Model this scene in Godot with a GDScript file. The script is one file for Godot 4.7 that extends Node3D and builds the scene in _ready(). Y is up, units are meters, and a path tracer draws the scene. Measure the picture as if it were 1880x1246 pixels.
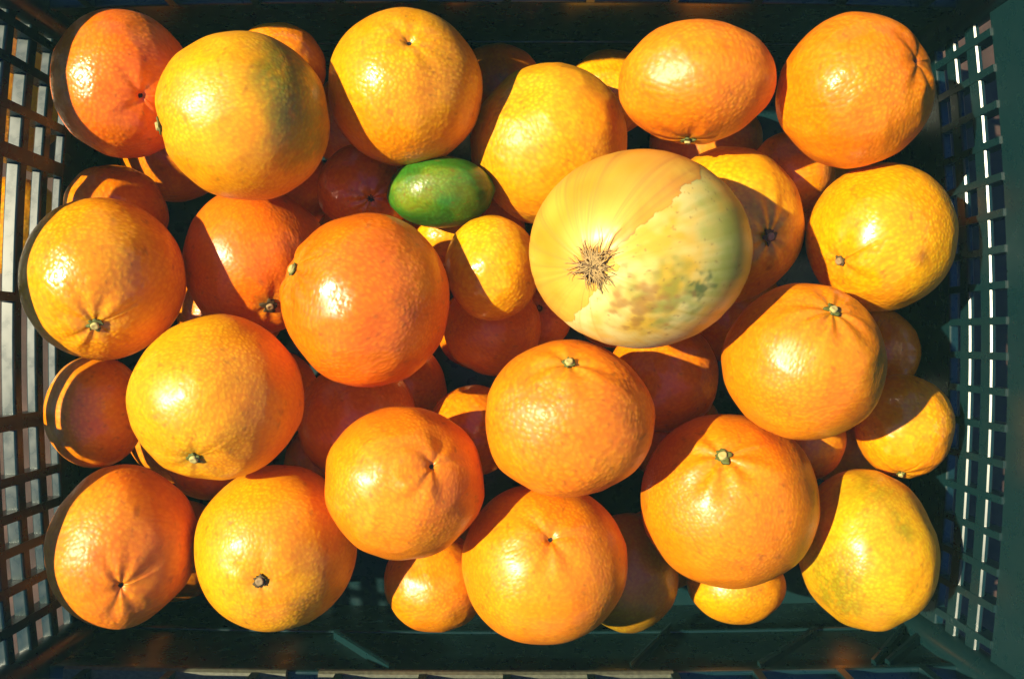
extends Node3D

# name, label, centre, half sizes, peel, stem end, stem direction, patches [direction, spread, strength, tone]
const FRUITS = [
	["orange", "squat oval orange, wider than tall, its stem touching the yellow orange behind the onion", Vector3(0.0858,0.1480,-0.1198), Vector3(0.0366,0.0320,0.0286), "orange", "calyx", Vector3(-0.116,0.031,0.993), [[Vector3(0.63,0.47,0.62),0.25,0.50,"deep"]]],
	["orange", "orange with a brown scuffed end, in the crate corner beside the squat oval one", Vector3(0.1604,0.1450,-0.1162), Vector3(0.0357,0.0351,0.0359), "orange", "scar", Vector3(0.567,0.799,-0.202), [[Vector3(0.60,0.76,-0.25),0.22,0.60,"brown"]]],
	["orange", "big amber orange with a green blush on the side away from its stem", Vector3(-0.1223,0.1550,-0.1016), Vector3(0.0393,0.0382,0.0386), "amber", "calyx", Vector3(-0.929,0.323,0.182), [[Vector3(0.74,0.57,-0.35),0.55,0.75,"green"], [Vector3(0.81,0.48,0.33),0.45,0.65,"green"], [Vector3(0.33,0.71,0.63),0.25,0.40,"yellow"]]],
	["orange", "amber orange with a small dark pit near the back wall of the crate", Vector3(-0.0520,0.1305,-0.1216), Vector3(0.0380,0.0369,0.0373), "amber", "scar", Vector3(0.163,0.916,-0.367), [[Vector3(-0.26,0.72,0.64),0.30,0.50,"orange"]]],
	["orange", "deep orange round fruit with a small green stem, right against the green citrus", Vector3(-0.0667,0.1550,-0.0180), Vector3(0.0392,0.0391,0.0405), "deep", "calyx", Vector3(-0.790,0.514,-0.334), [[Vector3(0.73,0.51,-0.45),0.50,0.35,"amber"]]],
	["orange", "amber orange leaning on the slatted wall, with a yellowish green stem button", Vector3(-0.1929,0.1420,-0.0284), Vector3(0.0368,0.0368,0.0384), "amber", "calyx", Vector3(0.238,0.768,0.595), [[Vector3(0.83,0.50,-0.24),0.50,0.40,"orange"]]],
	["orange", "amber orange with a cracked brown stem end and a long crease, by the slotted wall", Vector3(0.1808,0.1255,-0.0500), Vector3(0.0350,0.0350,0.0364), "amber", "calyxbrown", Vector3(-0.770,0.521,0.367), [[Vector3(-0.74,0.44,0.50),0.35,0.55,"deep"], [Vector3(0.14,0.93,0.33),0.12,0.60,"brown"]]],
	["orange", "orange with pale green stem, touching the creased amber orange and the onion side", Vector3(0.1348,0.1500,0.0105), Vector3(0.0371,0.0363,0.0370), "orange", "calyx", Vector3(0.137,0.745,-0.653), [[Vector3(-0.57,0.70,-0.43),0.50,0.40,"deep"]]],
	["orange", "wide flattened orange with a green star stem, just below the onion roots", Vector3(0.0260,0.1550,0.0359), Vector3(0.0402,0.0379,0.0371), "orange", "calyx", Vector3(-0.036,0.679,-0.734), [[Vector3(0.26,0.97,-0.01),0.50,0.40,"deep"]]],
	["orange", "big smooth amber orange with a dark green stem and no scars", Vector3(-0.1347,0.1550,0.0265), Vector3(0.0390,0.0382,0.0389), "amber", "calyx", Vector3(-0.045,0.737,0.674), [[Vector3(0.63,0.42,0.66),0.50,0.50,"orange"]]],
	["orange", "orange with a deep crease running into a black pit", Vector3(-0.0495,0.1550,0.0655), Vector3(0.0375,0.0364,0.0368), "orange", "scar", Vector3(0.457,0.821,-0.343), [[Vector3(-0.46,0.87,-0.18),0.60,0.50,"amber"], [Vector3(0.64,0.75,0.16),0.35,0.50,"deep"]]],
	["orange", "large orange with a dark green star stem, resting beside the yellow mottled citrus", Vector3(0.1076,0.1195,0.0798), Vector3(0.0442,0.0429,0.0433), "orange", "calyx", Vector3(-0.230,0.744,-0.627), [[Vector3(-0.57,0.82,-0.07),0.40,0.40,"deep"]]],
	["orange", "smooth pale amber orange without stem, touching the golden skin of the onion", Vector3(0.0195,0.1025,-0.1009), Vector3(0.0418,0.0409,0.0417), "amber", "none", Vector3(0.303,-0.808,0.505), [[Vector3(-0.73,0.38,0.57),0.50,0.40,"yellow"]]],
	["orange", "orange with a large dark star stem and pale scars, near the crate front", Vector3(-0.1138,0.1320,0.0999), Vector3(0.0389,0.0385,0.0397), "amber", "calyxbrown", Vector3(0.051,0.981,0.190), [[Vector3(0.26,0.95,-0.17),0.40,0.50,"orange"], [Vector3(0.85,0.50,-0.13),0.40,0.40,"olive"]]],
	["orange", "orange with a tiny black dot and dimple at its top, near the crate front", Vector3(0.0157,0.1320,0.1077), Vector3(0.0407,0.0389,0.0387), "orange", "scar", Vector3(0.045,0.859,-0.510), [[Vector3(-0.44,0.89,0.08),0.50,0.40,"amber"]]],
	["orange", "yellow citrus mottled with green, in the crate corner", Vector3(0.1813,0.1075,0.1071), Vector3(0.0347,0.0373,0.0413), "yellow", "none", Vector3(0.788,0.605,-0.113), [[Vector3(-0.69,0.63,0.36),0.55,0.75,"green"], [Vector3(-0.17,0.56,-0.81),0.45,0.55,"green"], [Vector3(0.15,0.86,-0.48),0.24,0.70,"green"], [Vector3(0.62,0.48,0.62),0.30,0.40,"olive"]]],
	["orange", "orange with a faint dimple, in the corner between slatted wall and crate front", Vector3(-0.1873,0.1345,0.0989), Vector3(0.0347,0.0360,0.0388), "orange", "scar", Vector3(0.360,0.868,0.343), [[Vector3(-0.10,0.78,-0.61),0.40,0.40,"amber"], [Vector3(0.81,0.59,-0.06),0.35,0.30,"brown"]]],
	["orange", "reddish orange crossed by the rim's shadow, tucked behind the green blushed orange", Vector3(-0.1875,0.1335,-0.1227), Vector3(0.0320,0.0330,0.0355), "deep", "scar", Vector3(0.603,0.718,0.348), [[Vector3(0.10,0.99,0.09),0.50,0.50,"orange"]]],
	["orange", "golden orange with brown scars, half covered by the onion", Vector3(0.1101,0.1100,-0.0581), Vector3(0.0370,0.0376,0.0398), "yellow", "calyxbrown", Vector3(0.332,0.910,0.250), [[Vector3(-0.27,0.86,-0.43),0.60,0.40,"amber"]]],
	["orange", "rough reddish orange with a brown stem, sunk under the deep orange round fruit", Vector3(-0.1334,0.0980,-0.0404), Vector3(0.0382,0.0378,0.0390), "deep", "calyxbrown", Vector3(0.369,0.657,0.657), [[Vector3(-0.00,0.98,-0.19),0.50,0.40,"orange"]]],
	["orange", "rough orange peeping out under the onion beside the wide flattened one", Vector3(0.0813,0.0835,0.0196), Vector3(0.0300,0.0305,0.0322), "orange", "none", Vector3(0.303,-0.808,0.505), []],
	["orange", "bright yellow orange half in shadow, wedged between the deep orange fruit and the onion", Vector3(-0.0095,0.1300,-0.0346), Vector3(0.0238,0.0245,0.0261), "yellow", "none", Vector3(0.303,-0.808,0.505), []],
	["orange", "smooth peach orange low under the bright yellow one, behind the wide flattened orange", Vector3(-0.0102,0.0870,-0.0067), Vector3(0.0268,0.0260,0.0262), "orange", "none", Vector3(0.303,-0.808,0.505), []],
	["orange", "small amber mandarin with a stem, above the yellow mottled citrus", Vector3(0.2058,0.0945,0.0449), Vector3(0.0255,0.0265,0.0285), "amber", "calyx", Vector3(-0.222,0.419,0.880), [[Vector3(0.30,0.92,-0.27),0.30,0.40,"yellow"]]],
	["orange", "small orange striped by wall shadow, beside the big smooth amber one", Vector3(-0.2074,0.1200,0.0357), Vector3(0.0234,0.0253,0.0283), "orange", "none", Vector3(0.303,-0.808,0.505), []],
	["orange", "rough reddish orange low in the pile, behind the one with the black pit", Vector3(-0.0806,0.0990,0.0430), Vector3(0.0313,0.0308,0.0316), "orange", "none", Vector3(0.303,-0.808,0.505), []],
	["orange", "dim orange by the slatted wall with patches of sun through the slots", Vector3(-0.2099,0.0930,-0.0662), Vector3(0.0274,0.0267,0.0271), "orange", "none", Vector3(0.303,-0.808,0.505), []],
	["orange", "reddish orange hidden behind the green blushed orange, by the back wall", Vector3(-0.1194,0.1060,-0.1389), Vector3(0.0244,0.0232,0.0230), "orange", "none", Vector3(0.303,-0.808,0.505), []],
	["orange", "dull olive tinged orange low beside the one with the tiny black dot", Vector3(0.0621,0.0825,0.1251), Vector3(0.0286,0.0301,0.0328), "olive", "none", Vector3(0.303,-0.808,0.505), [[Vector3(-0.33,0.92,0.22),0.40,0.40,"amber"]]],
	["orange", "small reddish orange low at the crate front, below the creased one", Vector3(-0.0397,0.0985,0.1267), Vector3(0.0277,0.0262,0.0257), "orange", "none", Vector3(0.303,-0.808,0.505), [[Vector3(-0.02,0.99,-0.16),0.50,0.40,"orange"]]],
	["orange", "small amber fruit under the large star stemmed orange, at the crate front", Vector3(0.1210,0.0820,0.1319), Vector3(0.0264,0.0234,0.0214), "amber", "none", Vector3(0.303,-0.808,0.505), []],
	["orange", "orange down by the back wall, beside the amber one with a dark pit", Vector3(-0.0086,0.0590,-0.1425), Vector3(0.0265,0.0249,0.0243), "orange", "none", Vector3(0.303,-0.808,0.505), []],
	["orange", "yellowish fruit down by the back wall, beside the squat oval orange", Vector3(0.0546,0.0605,-0.1390), Vector3(0.0263,0.0248,0.0243), "amber", "none", Vector3(0.303,-0.808,0.505), []],
	["green_citrus", "glossy green citrus low in the pile among the oranges", Vector3(-0.0357,0.1200,-0.0733), Vector3(0.0276,0.0223,0.0180), "leaf", "none", Vector3(0.303,-0.808,0.505), [[Vector3(-0.01,0.99,-0.12),0.50,0.70,"lime"], [Vector3(-0.50,0.82,0.27),0.50,0.80,"lime"], [Vector3(0.45,0.88,0.14),0.30,0.60,"green"]]],
	["orange", "amber mandarin with a round green stem button, lying against the green citrus", Vector3(-0.0343,0.0875,-0.0549), Vector3(0.0180,0.0165,0.0156), "amber", "calyx", Vector3(-0.052,0.907,-0.417), []],
	["orange", "dark reddish orange with a large black pit, deep between amber oranges", Vector3(-0.0772,0.0910,-0.0801), Vector3(0.0263,0.0247,0.0242), "deep", "scarbig", Vector3(0.236,0.896,0.376), []],
	["orange", "reddish orange low between the golden scarred one and the cracked amber one", Vector3(0.1522,0.0790,-0.0902), Vector3(0.0238,0.0231,0.0233), "orange", "none", Vector3(0.303,-0.808,0.505), []],
	["orange", "small dull orange low by the slotted wall, above the small amber mandarin", Vector3(0.2067,0.0595,0.0068), Vector3(0.0233,0.0235,0.0247), "orange", "none", Vector3(0.303,-0.808,0.505), []],
	["orange", "reddish orange glimpsed low under the big smooth amber orange", Vector3(-0.1603,0.0900,0.0612), Vector3(0.0233,0.0234,0.0244), "orange", "none", Vector3(0.303,-0.808,0.505), []],
	["orange", "reddish orange glimpsed low under the large star stemmed one", Vector3(0.1569,0.0800,0.0522), Vector3(0.0239,0.0239,0.0250), "orange", "none", Vector3(0.303,-0.808,0.505), []],
	["orange", "orange glimpsed low between the black pitted one and the wide flattened one", Vector3(-0.0208,0.0900,0.0482), Vector3(0.0246,0.0240,0.0245), "orange", "none", Vector3(0.303,-0.808,0.505), []],
	["orange", "shaded reddish orange low under the deep orange round fruit", Vector3(-0.0649,0.0445,0.0291), Vector3(0.0277,0.0272,0.0279), "orange", "none", Vector3(0.303,-0.808,0.505), []],
	["orange", "shaded reddish orange with a dark brown stem end, under the onion roots", Vector3(0.0163,0.0520,-0.0119), Vector3(0.0181,0.0173,0.0172), "orange", "calyxbrown", Vector3(-0.062,0.942,-0.330), []],
]
# oranges at the bottom of the heap: centre, radius
const BOTTOM = [
	[Vector3(-0.1091,0.0307,0.0755), 0.0278],
	[Vector3(-0.1669,0.0349,-0.0180), 0.0322],
	[Vector3(0.0327,0.0336,0.0594), 0.0309],
	[Vector3(-0.0864,0.0359,-0.1276), 0.0333],
	[Vector3(-0.0841,0.0383,-0.0482), 0.0358],
	[Vector3(-0.1927,0.0366,0.0516), 0.0340],
	[Vector3(0.0954,0.0325,0.0554), 0.0297],
	[Vector3(0.1271,0.0358,-0.0191), 0.0331],
	[Vector3(0.0432,0.0334,-0.0781), 0.0306],
	[Vector3(0.1149,0.0367,-0.1143), 0.0341],
	[Vector3(-0.0509,0.0333,0.1030), 0.0305],
	[Vector3(-0.2014,0.0346,-0.1117), 0.0318],
	[Vector3(0.1459,0.0306,0.0946), 0.0277],
	[Vector3(0.1996,0.0305,-0.0812), 0.0276],
	[Vector3(0.1965,0.0328,0.0567), 0.0300],
	[Vector3(-0.0202,0.0313,-0.0636), 0.0284],
	[Vector3(-0.1987,0.0330,0.1256), 0.0303],
	[Vector3(-0.1345,0.0305,-0.0899), 0.0276],
	[Vector3(0.0120,0.0310,0.1173), 0.0281],
	[Vector3(0.0621,0.0307,-0.0218), 0.0278],
	[Vector3(-0.0202,0.0281,-0.0062), 0.0251],
	[Vector3(0.0906,0.0295,0.1242), 0.0266],
	[Vector3(0.1995,0.0303,0.1215), 0.0274],
	[Vector3(-0.1263,0.0278,0.1252), 0.0248],
	[Vector3(-0.1362,0.0480,0.0312), 0.0249],
]
const TONE = {
	"amber": Color(0.80, 0.36, 0.003), "orange": Color(0.80, 0.258, 0.003), "deep": Color(0.78, 0.18, 0.003),
	"yellow": Color(0.80, 0.40, 0.004), "green": Color(0.13, 0.19, 0.005), "olive": Color(0.42, 0.25, 0.010),
	"brown": Color(0.22, 0.07, 0.012), "leaf": Color(0.035, 0.17, 0.012), "lime": Color(0.20, 0.28, 0.015),
}
var used = {}
var noise := FastNoiseLite.new()
var rng := RandomNumberGenerator.new()
var mats = {}

func numbered(called: String) -> String:
	if not used.has(called):
		used[called] = 0
		return called
	used[called] += 1
	return "%s_%03d" % [called, used[called]]

func lin(c: Color) -> Color:
	return c.linear_to_srgb()

func thing(called, label, category, at = Vector3.ZERO, group = ""):
	var o := Node3D.new()
	o.name = numbered(called)
	add_child(o)
	o.position = at
	o.set_meta("label", label)
	o.set_meta("category", category)
	if group != "":
		o.set_meta("group", group)
	return o

func part(called, mesh, m, parent, xf = Transform3D.IDENTITY):
	var o := MeshInstance3D.new()
	o.name = called
	o.mesh = mesh
	o.material_override = m
	o.transform = xf
	parent.add_child(o, true)
	return o

# indexed mesh with smooth normals from packed arrays
func smooth_mesh(v: PackedVector3Array, idx: PackedInt32Array, col = null) -> ArrayMesh:
	var n := PackedVector3Array()
	n.resize(v.size())
	for i in range(0, idx.size(), 3):
		var a := v[idx[i]]
		var f := (v[idx[i + 2]] - a).cross(v[idx[i + 1]] - a)
		n[idx[i]] += f
		n[idx[i + 1]] += f
		n[idx[i + 2]] += f
	for i in n.size():
		n[i] = n[i].normalized()
	var arr := []
	arr.resize(Mesh.ARRAY_MAX)
	arr[Mesh.ARRAY_VERTEX] = v
	arr[Mesh.ARRAY_NORMAL] = n
	arr[Mesh.ARRAY_INDEX] = idx
	if col != null:
		arr[Mesh.ARRAY_COLOR] = col
	var m := ArrayMesh.new()
	m.add_surface_from_arrays(Mesh.PRIMITIVE_TRIANGLES, arr)
	return m

# triangles of a sphere-like grid: one pole, rings x segs, other pole
func grid_index(rings: int, segs: int) -> PackedInt32Array:
	var idx := PackedInt32Array()
	for s in segs:
		var s1 := (s + 1) % segs
		idx.append_array([0, 1 + s, 1 + s1])
		for r in rings - 1:
			var a := 1 + r * segs
			var b := a + segs
			idx.append_array([a + s, b + s, a + s1, a + s1, b + s, b + s1])
		var e := 1 + (rings - 1) * segs
		idx.append_array([e + s, e + segs, e + s1])
	return idx

func frame_on(y: Vector3) -> Basis:
	var x := y.cross(Vector3(0.31, 0.12, 0.94)).normalized()
	return Basis(x, y, x.cross(y))

func peel_shape(d: Vector3, ct: float, th: float, ph: float, seed_off: Vector3, kind: String, lump: float, crease: float, k: float) -> float:
	var r := 1.026 - lump * (0.5 + 0.5 * noise.get_noise_3dv(d * 70.0 + seed_off))
	r -= lump * 0.12 * (0.5 + 0.5 * noise.get_noise_3dv(d * 210.0 + seed_off))
	r -= lump * 0.35 * absf(noise.get_noise_3dv(d * 100.0 - seed_off))
	if kind != "none":
		var e := th / 0.20
		r -= 0.055 * exp(-e * e)
		var g := (th - 0.32) / 0.24
		r -= crease * (0.5 + 0.5 * sin(ph * k + 3.0 * noise.get_noise_2d(ph * 30.0, seed_off.x))) * exp(-g * g)
		if kind.begins_with("scar"):
			var f := th / (0.13 if kind == "scarbig" else 0.065)
			r -= 0.06 * exp(-f * f)
	var b := (PI - th) / 0.25
	r -= 0.04 * exp(-b * b)
	return r

func peel_mesh(a: Vector3, tone: String, kind: String, axis: Vector3, patches, rot: Basis, seed_off: Vector3, rings: int, segs: int) -> ArrayMesh:
	var v := PackedVector3Array()
	var col := PackedColorArray()
	var fr := frame_on(axis)
	var back := rot.inverse()
	var base: Color = TONE[tone]
	var lump := rng.randf_range(0.055, 0.105)
	var crease := rng.randf_range(0.012, 0.032)
	var k := float(rng.randi_range(5, 8))
	var warm := rng.randf_range(-0.08, 0.08)
	base = Color(base.r, base.g * (1.0 + warm), base.b)
	for i in rings + 2:
		var th := PI * pow(float(i) / (rings + 1), 1.35)
		for s in (1 if i == 0 or i == rings + 1 else segs):
			var ph := TAU * s / segs
			var d: Vector3 = fr * Vector3(sin(th) * cos(ph), cos(th), sin(th) * sin(ph))
			var r := peel_shape(d, cos(th), th, ph, seed_off, kind, lump, crease, k)
			v.append(back * (d * a * r))
			var c := base
			var m1 := noise.get_noise_3dv(d * 95.0 + seed_off * 2.0)
			c.g *= 1.0 + 0.22 * m1
			c = c * (1.0 + 0.07 * noise.get_noise_3dv(d * 420.0 - seed_off))
			for p in patches:
				var w: float = p[2] * smoothstep(p[1] * 1.5, p[1] * 0.35, d.angle_to(p[0]) + p[1] * 0.5 * noise.get_noise_3dv(d * 160.0 + seed_off))
				c = c.lerp(TONE[p[3]], w * clampf(0.95 + 0.7 * noise.get_noise_3dv(d * 1500.0 + seed_off) + 0.5 * noise.get_noise_3dv(d * 420.0), 0.0, 1.0))
			# scuffs and healed scratches in the rind
			var sc := noise.get_noise_3dv(d * Vector3(900.0, 380.0, 620.0) + seed_off * 3.0)
			c = c.lerp(TONE["brown"], 0.45 * smoothstep(0.48, 0.66, sc))
			if kind.begins_with("calyx"):
				c = c.lerp(TONE["olive"], 0.5 * smoothstep(0.30, 0.10, th))
			col.append(Color(c.r, c.g, c.b, 1))
	return smooth_mesh(v, grid_index(rings, segs), col)

func fruit(f, detail := 1.0):
	var t = thing(f[0], f[1], "citrus" if f[0] != "orange" else "orange", f[2], "citrus fruit heaped in the crate" if f[2].x > -0.26 else "loose oranges outside the crate")
	var so := Vector3(rng.randf(), rng.randf(), rng.randf()) * 900.0
	var rot := Basis(Vector3(rng.randf() - 0.5, rng.randf() - 0.5, rng.randf() - 0.5).normalized(), rng.randf() * TAU)
	t.basis = rot
	var a: Vector3 = f[3]
	var skin := peel_mesh(a, f[4], f[5], f[6], f[7], rot, so, int(92 * detail), int(148 * detail))
	part("peel", skin, mats.peel[rng.randi() % 4], t)
	if f[5] == "none":
		return t
	# the stem end sits in the dimple of the peel
	var ax: Vector3 = f[6]
	var nrm := (ax / a).normalized()
	var big := a.length() / 0.064
	var seat: Vector3 = rot * skin.surface_get_arrays(0)[Mesh.ARRAY_VERTEX][0]
	var b := frame_on(nrm)
	if f[5].begins_with("calyx"):
		var dry: bool = f[5] == "calyxbrown"
		var cal = part("calyx", calyx_mesh(0.0039 * big), mats.calyx_dry if dry else mats.calyx, t, Transform3D(rot.inverse() * b, rot.inverse() * (seat + nrm * 0.0005)))
		part("stem_button", button_mesh(0.0017 * big), mats.stem_dry if dry else mats.stem, cal, Transform3D(Basis.IDENTITY, Vector3(0, 0.0004, 0)))
	else:
		var big2 := 2.4 if f[5] == "scarbig" else 1.0
		part("pit", pit_mesh(0.0010 * big2), mats.pit, t, Transform3D(rot.inverse() * b, rot.inverse() * (seat + nrm * 0.0002)))
	return t

func lathe(profile, segs: int, wob = 0.0, lobes = 0, lobe_amp = 0.0, shift = 0.0) -> ArrayMesh:
	# profile: [radius, height] from the top centre outwards and down
	var v := PackedVector3Array()
	var n: int = profile.size() - 2
	v.append(Vector3(0, profile[0][1], 0))
	for i in n:
		for s in segs:
			var ph := TAU * s / segs
			var r: float = profile[i + 1][0] * (1.0 + wob * noise.get_noise_3d(cos(ph) * 130.0 + shift, sin(ph) * 130.0, i * 25.0) + lobe_amp * pow(absf(cos(ph * lobes * 0.5)), 1.6) * (float(i + 1) / n))
			v.append(Vector3(r * cos(ph), profile[i + 1][1] + 0.0, r * sin(ph)))
	v.append(Vector3(0, profile[n + 1][1], 0))
	return smooth_mesh(v, grid_index(n, segs))

func calyx_mesh(r: float) -> ArrayMesh:
	r *= rng.randf_range(0.75, 1.2)
	return lathe([[0, 0.0006], [r * 0.3, 0.0007], [r * 0.55, 0.0008], [r * 0.7, 0.0009], [r * 0.68, 0.0002], [0, -0.001]], 40, rng.randf_range(0.5, 1.1), rng.randi_range(4, 6), rng.randf_range(0.2, 0.5), rng.randf() * 500.0)

func button_mesh(r: float) -> ArrayMesh:
	return lathe([[0, 0.0013], [r * 0.45, 0.0014], [r * 0.85, 0.0016], [r, 0.0012], [r * 1.05, 0.0004], [r * 1.2, -0.0004], [0, -0.001]], 18, 0.25)

func pit_mesh(r: float) -> ArrayMesh:
	return lathe([[0, -0.0002], [r * 0.5, 0.0002], [r * 0.9, 0.0005], [r * 1.05, 0.0003], [r, -0.0004], [0, -0.0012]], 16, 0.5)

func wrap_cells(size: int, cells: int, seed_no: int):
	# seamless field of small convex cells, with the finer waviness of peel
	var g := RandomNumberGenerator.new()
	g.seed = seed_no
	var pts := []
	var amp := []
	for i in cells * cells:
		pts.append(Vector2(g.randf_range(-0.1, 1.1), g.randf_range(-0.1, 1.1)))
		amp.append(g.randf_range(0.45, 1.0))
	var h := PackedFloat32Array()
	h.resize(size * size)
	for y in size:
		for x in size:
			var q := Vector2(x, y) * cells / float(size)
			var cx := int(q.x)
			var cy := int(q.y)
			var best := 9.0
			var second := 9.0
			var am := 1.0
			for j in range(-1, 2):
				for i in range(-1, 2):
					var id: int = posmod(cy + j, cells) * cells + posmod(cx + i, cells)
					var dd: float = q.distance_to(Vector2(cx + i, cy + j) + pts[id])
					if dd < best:
						second = best
						best = dd
						am = amp[id]
					elif dd < second:
						second = dd
			h[y * size + x] = am * (1.0 - smoothstep(0.0, 0.75, best)) * 1.4
	return h

func textures():
	var S := 400
	var h: PackedFloat32Array = wrap_cells(S, 21, 5)
	var nm := Image.create(S, S, false, Image.FORMAT_RGB8)
	var al := Image.create(S, S, false, Image.FORMAT_RGB8)
	var g := RandomNumberGenerator.new()
	g.seed = 11
	for y in S:
		for x in S:
			var dx: float = h[y * S + (x + 2) % S] - h[y * S + posmod(x - 2, S)]
			var dy: float = h[((y + 2) % S) * S + x] - h[posmod(y - 2, S) * S + x]
			var n := Vector3(-dx * 0.9, dy * 0.9, 1.0).normalized()
			nm.set_pixel(x, y, Color(n.x * 0.5 + 0.5, n.y * 0.5 + 0.5, n.z * 0.5 + 0.5))
			var q: float = h[y * S + x]
			var gr := g.randf_range(-0.035, 0.035)
			al.set_pixel(x, y, Color(clampf(0.93 + 0.07 * q + gr, 0, 1), clampf(0.82 + 0.18 * q + gr, 0, 1), clampf(0.7 + 0.3 * q + gr, 0, 1)))
	for i in 14:
		var p := Vector2i(g.randi() % (S - 6) + 3, g.randi() % (S - 6) + 3)
		for j in g.randi_range(2, 5):
			al.set_pixelv(p + Vector2i(g.randi_range(-2, 2), g.randi_range(-2, 2)), Color(0.55, 0.36, 0.2))
	nm.generate_mipmaps()
	al.generate_mipmaps()
	return [ImageTexture.create_from_image(nm), ImageTexture.create_from_image(al)]

func plain(c: Color, rough: float, spec := 0.5) -> StandardMaterial3D:
	var m := StandardMaterial3D.new()
	m.albedo_color = lin(c)
	m.roughness = rough
	m.metallic_specular = spec
	return m

func make_materials():
	var tx = textures()
	var p := StandardMaterial3D.new()
	p.vertex_color_use_as_albedo = true
	p.albedo_texture = tx[1]
	p.normal_enabled = true
	p.normal_texture = tx[0]
	p.normal_scale = 0.45
	p.uv1_triplanar = true
	p.uv1_scale = Vector3.ONE * 24.0
	p.roughness = 0.31
	p.metallic_specular = 0.5
	mats.peel = []
	for k in 4:
		# waxier and duller rinds
		var q: StandardMaterial3D = p.duplicate()
		q.roughness = [0.27, 0.32, 0.37, 0.44][k]
		q.normal_scale = [0.34, 0.38, 0.28, 0.34][k]
		q.uv1_scale = Vector3.ONE * [24.0, 25.0, 28.0, 22.0][k]
		mats.peel.append(q)
	mats.calyx = plain(Color(0.085, 0.10, 0.012), 0.7)
	mats.calyx_dry = plain(Color(0.07, 0.045, 0.012), 0.75)
	mats.stem = plain(Color(0.40, 0.33, 0.10), 0.7)
	mats.stem_dry = plain(Color(0.26, 0.17, 0.07), 0.7)
	mats.pit = plain(Color(0.012, 0.006, 0.003), 0.8)
	# crate plastic: dark teal, scuffed
	var fn := FastNoiseLite.new()
	fn.seed = 4
	fn.frequency = 0.02
	fn.fractal_octaves = 5
	var nt := NoiseTexture2D.new()
	nt.noise = fn
	nt.seamless = true
	nt.width = 512
	nt.height = 512
	var ramp := Gradient.new()
	ramp.set_color(0, Color(0.62, 0.62, 0.62))
	ramp.set_color(1, Color(1, 1, 1))
	nt.color_ramp = ramp
	var cr := plain(Color(0.0040, 0.0210, 0.0250), 0.36, 0.5)
	cr.roughness_texture = nt
	cr.uv1_triplanar = true
	cr.uv1_world_triplanar = true
	cr.uv1_scale = Vector3.ONE * 9.0
	mats.crate = cr
	var sc := plain(Color(0.11, 0.115, 0.07), 0.6)  # paler plastic tone, standing in for a glint on the front rail
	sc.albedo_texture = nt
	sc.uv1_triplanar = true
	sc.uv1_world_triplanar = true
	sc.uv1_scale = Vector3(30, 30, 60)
	mats.glint_tone = sc
	var bn := FastNoiseLite.new()
	bn.seed = 8
	bn.frequency = 0.012
	bn.fractal_octaves = 5
	var gt := NoiseTexture2D.new()
	gt.noise = bn
	gt.seamless = true
	gt.width = 512
	gt.height = 512
	var gr := Gradient.new()
	gr.set_color(0, Color(0.16, 0.11, 0.10))
	gr.set_color(1, Color(0.33, 0.24, 0.20))
	gt.color_ramp = gr
	var gm := StandardMaterial3D.new()
	gm.albedo_texture = gt
	gm.uv1_triplanar = true
	gm.uv1_world_triplanar = true
	gm.uv1_scale = Vector3.ONE * 5.0
	gm.roughness = 0.9
	mats.ground = gm
	var on := StandardMaterial3D.new()
	on.vertex_color_use_as_albedo = true
	on.roughness = 0.42
	on.metallic_specular = 0.5
	mats.onion = on
	var sk := StandardMaterial3D.new()
	sk.vertex_color_use_as_albedo = true
	sk.roughness = 0.38
	sk.cull_mode = BaseMaterial3D.CULL_DISABLED
	mats.onion_skin = sk
	mats.root = plain(Color(0.36, 0.23, 0.08), 0.85)
	mats.root_plate = plain(Color(0.13, 0.075, 0.028), 0.9)

# ---------------------------------------------------------------- crate
func wall_point(w: String, s: float) -> Vector3:
	match w:
		"left":
			return Vector3(-(0.2385 + 0.010 * (1.0 - pow(s / 0.167, 2))), 0, s)
		"right":
			return Vector3(0.2295 + 0.0095 * (1.0 - pow(s / 0.165, 2)), 0, s)
		"front":
			return Vector3(s, 0, 0.1625 + 0.0035 * (1.0 - pow(s / 0.24, 2)))
	return Vector3(s, 0, -(0.1650 + 0.0035 * (1.0 - pow(s / 0.24, 2))))

func wall_out(w: String) -> Vector3:
	return {"left": Vector3.LEFT, "right": Vector3.RIGHT, "front": Vector3.BACK, "back": Vector3.FORWARD}[w]

# sweeps a closed outline (u outwards, v up) along a wall from s0 to s1; ends are capped
func sweep(w: String, s0: float, s1: float, n: int, outline: PackedVector2Array, rise := 0.0) -> ArrayMesh:
	var st := SurfaceTool.new()
	st.begin(Mesh.PRIMITIVE_TRIANGLES)
	var o := wall_out(w)
	var rows := []
	for i in n + 1:
		var s := lerpf(s0, s1, float(i) / n)
		var row := []
		for p in outline:
			row.append(wall_point(w, s) + o * p.x + Vector3.UP * (p.y + rise * i / n))
		rows.append(row)
	var m := outline.size()
	var flip: bool = (w == "left" or w == "front")
	var quads := []
	for i in n:
		for j in m:
			var k := (j + 1) % m
			quads.append([rows[i][j], rows[i][k], rows[i + 1][k], rows[i + 1][j]])
	for q in quads:
		st.set_smooth_group(-1)
		var t = [q[0], q[1], q[2], q[0], q[2], q[3]] if flip else [q[0], q[2], q[1], q[0], q[3], q[2]]
		for x in t:
			st.add_vertex(x)
	var tri := Geometry2D.triangulate_polygon(outline)
	for e in 2:
		var row = rows[0] if e == 0 else rows[n]
		for i in range(0, tri.size(), 3):
			for q in ([0, 1, 2] if (e == 0) == flip else [0, 2, 1]):
				st.add_vertex(row[tri[i + q]])
	st.generate_normals()
	return st.commit()

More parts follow.
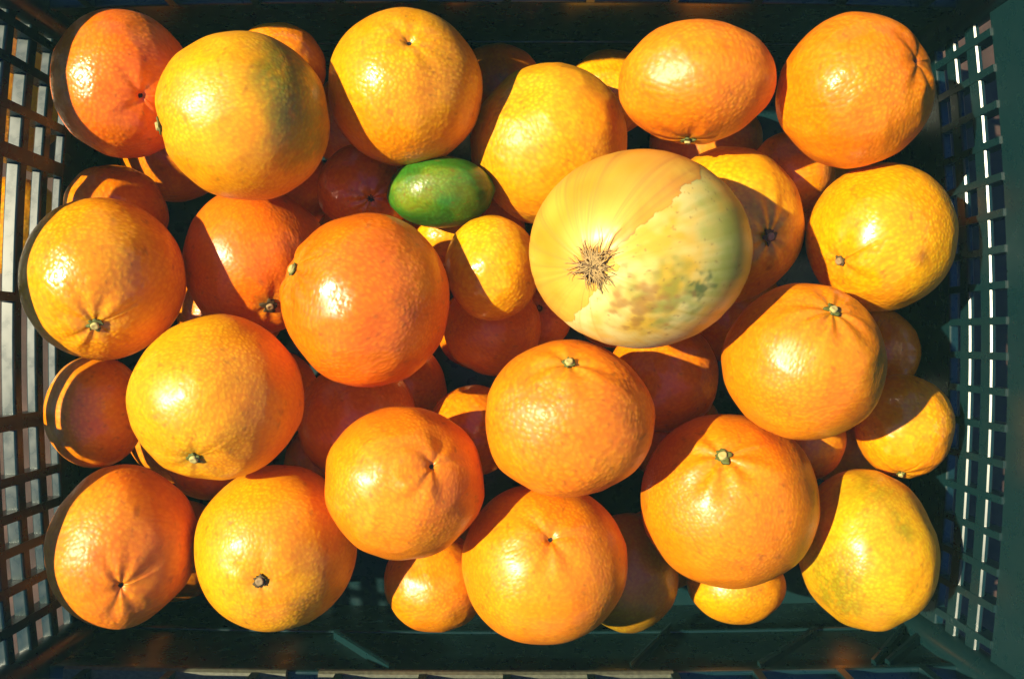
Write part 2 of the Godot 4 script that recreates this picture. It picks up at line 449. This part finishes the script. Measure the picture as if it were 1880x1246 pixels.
func rail_outline(top: float, depth: float, high: float) -> PackedVector2Array:
	return PackedVector2Array([Vector2(0, top - high), Vector2(0, top - 0.0012), Vector2(0.0002, top - 0.0006), Vector2(0.0006, top - 0.0002), Vector2(0.0012, top), Vector2(depth - 0.0008, top), Vector2(depth, top - 0.0008), Vector2(depth, top - high)])

func thin_outline(top: float) -> PackedVector2Array:
	return PackedVector2Array([Vector2(0, top - 0.009), Vector2(0, top - 0.0014), Vector2(0.0002, top - 0.0007), Vector2(0.00105, top - 0.0001), Vector2(0.0024, top + 0.0001), Vector2(0.0028, top - 0.0003), Vector2(0.0028, top - 0.009)])

func rib(c, w: String, s: float, wide: float, y0: float, y1: float, deep := 0.0078):
	var o := PackedVector2Array([Vector2(-0.0005, y0), Vector2(-0.0005, y1), Vector2(deep, y1), Vector2(deep, y0)])
	part("rib", sweep(w, s - wide / 2, s + wide / 2, 1, o), mats.crate, c)

func build_crate():
	var c = thing("fruit_crate", "dark teal plastic crate with slotted walls, full of oranges", "crate")
	var m = mats.crate
	# floor plate
	var fl := BoxMesh.new()
	fl.size = Vector3(0.496, 0.003, 0.345)
	part("floor_panel", fl, m, c, Transform3D(Basis.IDENTITY, Vector3(-0.005, 0.0015, 0)))
	for w in ["left", "right"]:
		part("wall_panel", sweep(w, -0.163, 0.163, 20, rail_outline(0.078, 0.0052, 0.075)), m, c)
		for k in (5 if w == "left" else 2):
			part("rail", sweep(w, -0.158, 0.158, 20, rail_outline(0.0985 + 0.0205 * k, 0.0072 if k > 0 else 0.0056, 0.0062) if w == "left" else thin_outline(0.0985 + 0.0205 * k)), m, c)
		part("rim", sweep(w, -0.171, 0.171, 20, PackedVector2Array([Vector2(0, 0.190), Vector2(0, 0.2105), Vector2(0.0015, 0.212), Vector2(0.012, 0.212), Vector2(0.0135, 0.2105), Vector2(0.0135, 0.199), Vector2(0.011, 0.199), Vector2(0.011, 0.2075), Vector2(0.004, 0.2075), Vector2(0.004, 0.190)])), m, c)
	for z in [-0.1524, -0.135, -0.1136, -0.0918, -0.0212, 0.0413, 0.0698, 0.0875, 0.1038, 0.122, 0.14]:
		rib(c, "left", z, 0.0075 if z in [-0.0918, 0.0413] else 0.0046, 0.0785, 0.190)
	for k in range(-1, 17):
		rib(c, "right", -0.131 + 0.0174 * k, 0.0036, 0.0785, 0.1335)
	# the far side wall is closed above its two rows of slots
	part("wall_panel", sweep("right", -0.163, 0.163, 20, PackedVector2Array([Vector2(0.0004, 0.1335), Vector2(0.0004, 0.1895), Vector2(0.0044, 0.1895), Vector2(0.0044, 0.1335)])), m, c)
	for w in ["front", "back"]:
		part("wall_panel", sweep(w, -0.238, 0.2285, 24, PackedVector2Array([Vector2(0.002, 0.003), Vector2(0.002, 0.114), Vector2(0.006, 0.114), Vector2(0.006, 0.003)])), m, c)
		for k in 3:
			part("rail", sweep(w, -0.232, 0.224, 24, rail_outline(0.119 + 0.0205 * k, 0.0085, 0.0048)), m, c)
		part("rail", sweep(w, -0.232, 0.224, 24, rail_outline(0.0575, 0.0018, 0.003)), m, c)
		part("rim", sweep(w, -0.238, 0.2285, 24, PackedVector2Array([Vector2(0, 0.190), Vector2(0, 0.2105), Vector2(0.0015, 0.212), Vector2(0.012, 0.212), Vector2(0.0135, 0.2105), Vector2(0.0135, 0.199), Vector2(0.011, 0.199), Vector2(0.011, 0.2075), Vector2(0.004, 0.2075), Vector2(0.004, 0.190)])), m, c)
		for k in 11:
			rib(c, w, -0.21 + 0.0415 * k, 0.004, 0.1195, 0.190, 0.0092)
	for q in [["front", -0.100, 0.062, -0.062, 0.113], ["front", 0.092, 0.05, 0.060, 0.113], ["front", 0.172, 0.06, 0.125, 0.113], ["front", 0.2215, 0.06, 0.183, 0.113], ["front", 0.19, 0.113, 0.2235, 0.075]]:
		part("brace", sweep(q[0], q[1], q[3], 6, PackedVector2Array([Vector2(-0.0016, q[2] - 0.003), Vector2(-0.0020, q[2]), Vector2(-0.0016, q[2] + 0.003), Vector2(0.0025, q[2] + 0.003), Vector2(0.0025, q[2] - 0.003)]), q[4] - q[2]), m, c)
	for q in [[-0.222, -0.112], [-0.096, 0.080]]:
		part("glint_strip", sweep("front", q[0], q[1], 16, PackedVector2Array([Vector2(-0.0012, 0.1195), Vector2(-0.0012, 0.1215), Vector2(-0.0002, 0.1232), Vector2(0.0075, 0.1242), Vector2(0.0085, 0.1232), Vector2(0.0085, 0.1195)])), mats.glint_tone, c)  # added pale strips: the rail's glint put into their colour
	for p in [Vector2(-0.2415, 0.1655), Vector2(0.2325, 0.1655), Vector2(-0.2415, -0.168), Vector2(0.2325, -0.168)]:
		var post = lathe([[0, 0.1855], [0.009, 0.1855], [0.0105, 0.184], [0.0108, 0.10], [0.011, 0.003], [0, 0.0]], 28)
		part("corner_post", post, m, c, Transform3D(Basis.IDENTITY, Vector3(p.x, 0, p.y)))
	return c

# ---------------------------------------------------------------- onion
func build_onion(at: Vector3, a: Vector3, root_dir: Vector3):
	var t = thing("onion", "pale yellow onion with root tuft, green blush and torn golden skin, lying on the oranges", "onion", at)
	var fr := frame_on(root_dir)
	var rings := 230
	var segs := 420
	var v := PackedVector3Array()
	var col := PackedColorArray()
	for i in rings + 2:
		var th := PI * i / (rings + 1)
		for s in (1 if i == 0 or i == rings + 1 else segs):
			var ph := TAU * s / segs
			var d: Vector3 = fr * Vector3(sin(th) * cos(ph), cos(th), sin(th) * sin(ph))
			v.append(d * a * onion_r(d, th, ph))
			var q := Vector3(cos(ph), 0, sin(ph))
			var vein := noise.get_noise_3dv(q * 900.0 + Vector3(0, th * 25.0, 0))
			var fine := noise.get_noise_3dv(q * 2600.0 + Vector3(0, th * 60.0, 0))
			var broad := noise.get_noise_3dv(d * 110.0)
			var mott := noise.get_noise_3dv(d * 420.0)
			var c := Color(0.60, 0.36, 0.028).lerp(Color(0.70, 0.60, 0.22), clampf(0.5 + 0.9 * broad + 0.5 * mott, 0, 1))
			c = c.lerp(Color(0.50, 0.30, 0.04), clampf(0.55 * vein + 0.35 * fine, 0, 0.6))
			var gx := d.x + 0.35 * broad + 0.25 * mott + 0.15 * vein
			c = c.lerp(Color(0.30, 0.30, 0.014), 0.85 * smoothstep(0.15, 0.85, gx))
			var gs := d.angle_to(Vector3(0.14, 0.82, 0.52).normalized())
			c = c.lerp(Color(0.12, 0.18, 0.015), 0.6 * smoothstep(0.42, 0.0, gs + 0.35 * noise.get_noise_3dv(d * 520.0)))
			gs = d.angle_to(Vector3(0.42, 0.78, 0.42).normalized())
			c = c.lerp(Color(0.06, 0.10, 0.015), 0.8 * smoothstep(0.16, 0.0, gs + 0.2 * noise.get_noise_3dv(d * 900.0)))
			gs = d.angle_to(Vector3(-0.10, 0.80, 0.58).normalized())
			c = c.lerp(Color(0.30, 0.13, 0.025), 0.7 * smoothstep(0.34, 0.0, gs + 0.4 * noise.get_noise_3dv(d * 700.0 + Vector3.ONE * 50)))
			c = c.lerp(Color(0.16, 0.08, 0.02), 0.5 * smoothstep(0.50, 0.68, noise.get_noise_3dv(d * 1500.0 + Vector3.ONE * 9)))
			col.append(c)
	part("bulb", smooth_mesh(v, grid_index(rings, segs), col), mats.onion, t)
	# the torn golden outer skin, a thin shell over the root side
	var keep := func(d: Vector3, ph: float) -> float:
		var e: float = -d.x * 0.72 - d.z * 0.62 + 0.16 * noise.get_noise_3dv(d * 120.0) + 0.05 * noise.get_noise_3dv(d * 700.0)
		return e - 0.10
	var sv := PackedVector3Array()
	var sc := PackedColorArray()
	var si := PackedInt32Array()
	var ok := PackedByteArray()
	for i in rings:
		var th := PI * (i + 3.0) / (rings + 3)
		for s in segs:
			var ph := TAU * s / segs
			var d: Vector3 = fr * Vector3(sin(th) * cos(ph), cos(th), sin(th) * sin(ph))
			var e: float = keep.call(d, ph)
			ok.append(1 if e > 0.0 else 0)
			sv.append(d * (a * onion_r(d, th, ph) + Vector3.ONE * (0.00012 + 0.0004 * smoothstep(0.0, 0.25, e))))
			var q := Vector3(cos(ph), 0, sin(ph))
			var vein := noise.get_noise_3dv(q * 700.0 + Vector3(0, th * 20.0 + 70.0, 0)) + 0.5 * noise.get_noise_3dv(q * 2400.0 + Vector3(0, th * 50.0, 0))
			var c := Color(0.60, 0.245, 0.016).lerp(Color(0.64, 0.37, 0.045), clampf(0.5 + noise.get_noise_3dv(d * 130.0), 0, 1))
			c = c.lerp(Color(0.50, 0.19, 0.03), clampf(0.9 * vein, 0, 0.8))
			sc.append(c)
	for i in rings - 1:
		for s in segs:
			var s1 := (s + 1) % segs
			var q := [i * segs + s, (i + 1) * segs + s, i * segs + s1, (i + 1) * segs + s1]
			if ok[q[0]] and ok[q[1]] and ok[q[2]]:
				si.append_array([q[0], q[1], q[2]])
			if ok[q[2]] and ok[q[1]] and ok[q[3]]:
				si.append_array([q[2], q[1], q[3]])
	part("outer_skin", smooth_mesh(sv, si, sc), mats.onion_skin, t)
	# root plate and tuft of dry roots
	var seat: Vector3 = root_dir * a * 0.975
	var nrm := (root_dir / a).normalized()
	var xf := Transform3D(frame_on(nrm), seat)
	part("root_plate", lathe([[0, 0.0004], [0.0015, 0.0010], [0.0032, 0.0010], [0.0044, 0.0002], [0, -0.002]], 30, 0.9), mats.root_plate, t, xf)
	var st := SurfaceTool.new()
	st.begin(Mesh.PRIMITIVE_TRIANGLES)
	for k in 110:
		var ph := rng.randf() * TAU
		var rr := sqrt(rng.randf()) * 0.0045
		var p := Vector3(cos(ph) * rr, 0.0012, sin(ph) * rr)
		var len := rng.randf_range(0.003, 0.009) * (2.0 if k < 8 else 1.0)
		var ph2 := ph + rng.randf_range(-0.5, 0.5)
		var dir := Vector3(cos(ph2), rng.randf_range(0.0, 0.3), sin(ph2)).normalized()
		var pts := [p]
		for j in 5:
			dir = (dir + Vector3(rng.randf_range(-0.55, 0.55), -0.10, rng.randf_range(-0.55, 0.55))).normalized()
			pts.append(pts[-1] + dir * len / 5.0)
		for j in 5:
			tube(st, pts[j], pts[j + 1], 0.00032 * (1.0 - j / 6.5), 0.00032 * (1.0 - (j + 1) / 6.5))
	st.generate_normals()
	part("root_tuft", st.commit(), mats.root, t, xf)
	return t

func onion_r(d: Vector3, th: float, ph: float) -> float:
	var r := 0.985 + 0.010 * noise.get_noise_3dv(d * 60.0) + 0.005 * noise.get_noise_3dv(Vector3(cos(ph) * 500.0, th * 18.0, sin(ph) * 500.0)) * sin(th)
	var e := th / 0.16
	r -= 0.03 * exp(-e * e)
	return minf(r, 1.0)

func tube(st: SurfaceTool, a: Vector3, b: Vector3, ra: float, rb: float):
	var d := (b - a).normalized()
	var x := d.cross(Vector3(0.3, 0.5, 0.8)).normalized()
	var y := d.cross(x)
	for k in 4:
		var u := x * cos(TAU * k / 4) + y * sin(TAU * k / 4)
		var w := x * cos(TAU * (k + 1) / 4) + y * sin(TAU * (k + 1) / 4)
		for q in [a + u * ra, a + w * ra, b + u * rb, b + u * rb, a + w * ra, b + w * rb]:
			st.add_vertex(q)

func _ready():
	# camera
	var cam := Camera3D.new()
	cam.name = "camera"
	cam.fov = 42.0
	cam.near = 0.02
	cam.far = 30.0
	add_child(cam)
	cam.position = Vector3(0, 0.56, 0)
	cam.basis = Basis(Vector3.RIGHT, Vector3.FORWARD, Vector3.UP)
	cam.current = true
	# sky and exposure
	var we := WorldEnvironment.new()
	we.name = "environment"
	var env := Environment.new()
	env.background_mode = Environment.BG_SKY
	var sky := Sky.new()
	var sm := ProceduralSkyMaterial.new()
	sm.sky_top_color = Color(0.16, 0.30, 0.66)
	sm.sky_horizon_color = Color(0.50, 0.62, 0.80)
	sm.ground_horizon_color = Color(0.30, 0.28, 0.26)
	sm.ground_bottom_color = Color(0.20, 0.18, 0.16)
	sky.sky_material = sm
	env.sky = sky
	env.background_energy_multiplier = 0.7
	env.tonemap_mode = Environment.TONE_MAPPER_LINEAR
	env.tonemap_exposure = 2.1
	# thin teal fog, added to lift the dark shadows in the crate
	env.fog_enabled = true
	env.fog_density = 0.035
	env.fog_light_color = Color(0.50, 0.74, 0.66)
	env.sdfgi_enabled = true
	env.ssao_enabled = true
	env.ssil_enabled = true
	we.environment = env
	add_child(we)
	# sun
	var sun := DirectionalLight3D.new()
	sun.name = "sun"
	sun.light_energy = 1.6
	sun.light_color = Color(1.0, 0.95, 0.80)
	sun.light_angular_distance = 0.8
	sun.shadow_enabled = true
	add_child(sun)
	sun.look_at_from_position(Vector3(-0.66, 0.74, -0.09), Vector3.ZERO, Vector3.UP)

	noise.seed = 21
	noise.noise_type = FastNoiseLite.TYPE_SIMPLEX_SMOOTH
	noise.fractal_type = FastNoiseLite.FRACTAL_FBM
	noise.fractal_octaves = 2
	noise.frequency = 0.01
	rng.seed = 77
	make_materials()
	# setting
	var g := MeshInstance3D.new()
	g.name = "ground"
	var pm := PlaneMesh.new()
	pm.size = Vector2(12, 12)
	g.mesh = pm
	g.material_override = mats.ground
	g.position.y = -0.002
	g.set_meta("kind", "structure")
	add_child(g)
	build_crate()
	for f in FRUITS:
		fruit(f)
	for h in BOTTOM:
		fruit(["orange", "shaded orange at the very bottom of the crate under the heap", h[0], Vector3(h[1], h[1] * 0.96, h[1]), "orange", "none", Vector3(0.3, -0.8, 0.52).normalized(), []], 0.45)
	build_onion(Vector3(0.0561,0.1720,-0.0389), Vector3(0.0489,0.0453,0.0435), Vector3(-0.507,0.829,0.235))
	# loose fruit on the ground outside, seen through the slots
	fruit(["orange", "loose sunlit orange on the ground outside the slatted wall, near the back corner", Vector3(-0.302, 0.040, -0.150), Vector3(0.042, 0.040, 0.043), "amber", "none", Vector3(0.3, -0.8, 0.52).normalized(), []], 0.6)
	fruit(["orange", "small loose orange on the ground outside, behind the slats beside the amber leaning one", Vector3(-0.300, 0.028, -0.068), Vector3(0.030, 0.028, 0.030), "amber", "none", Vector3(0.3, -0.8, 0.52).normalized(), []], 0.6)
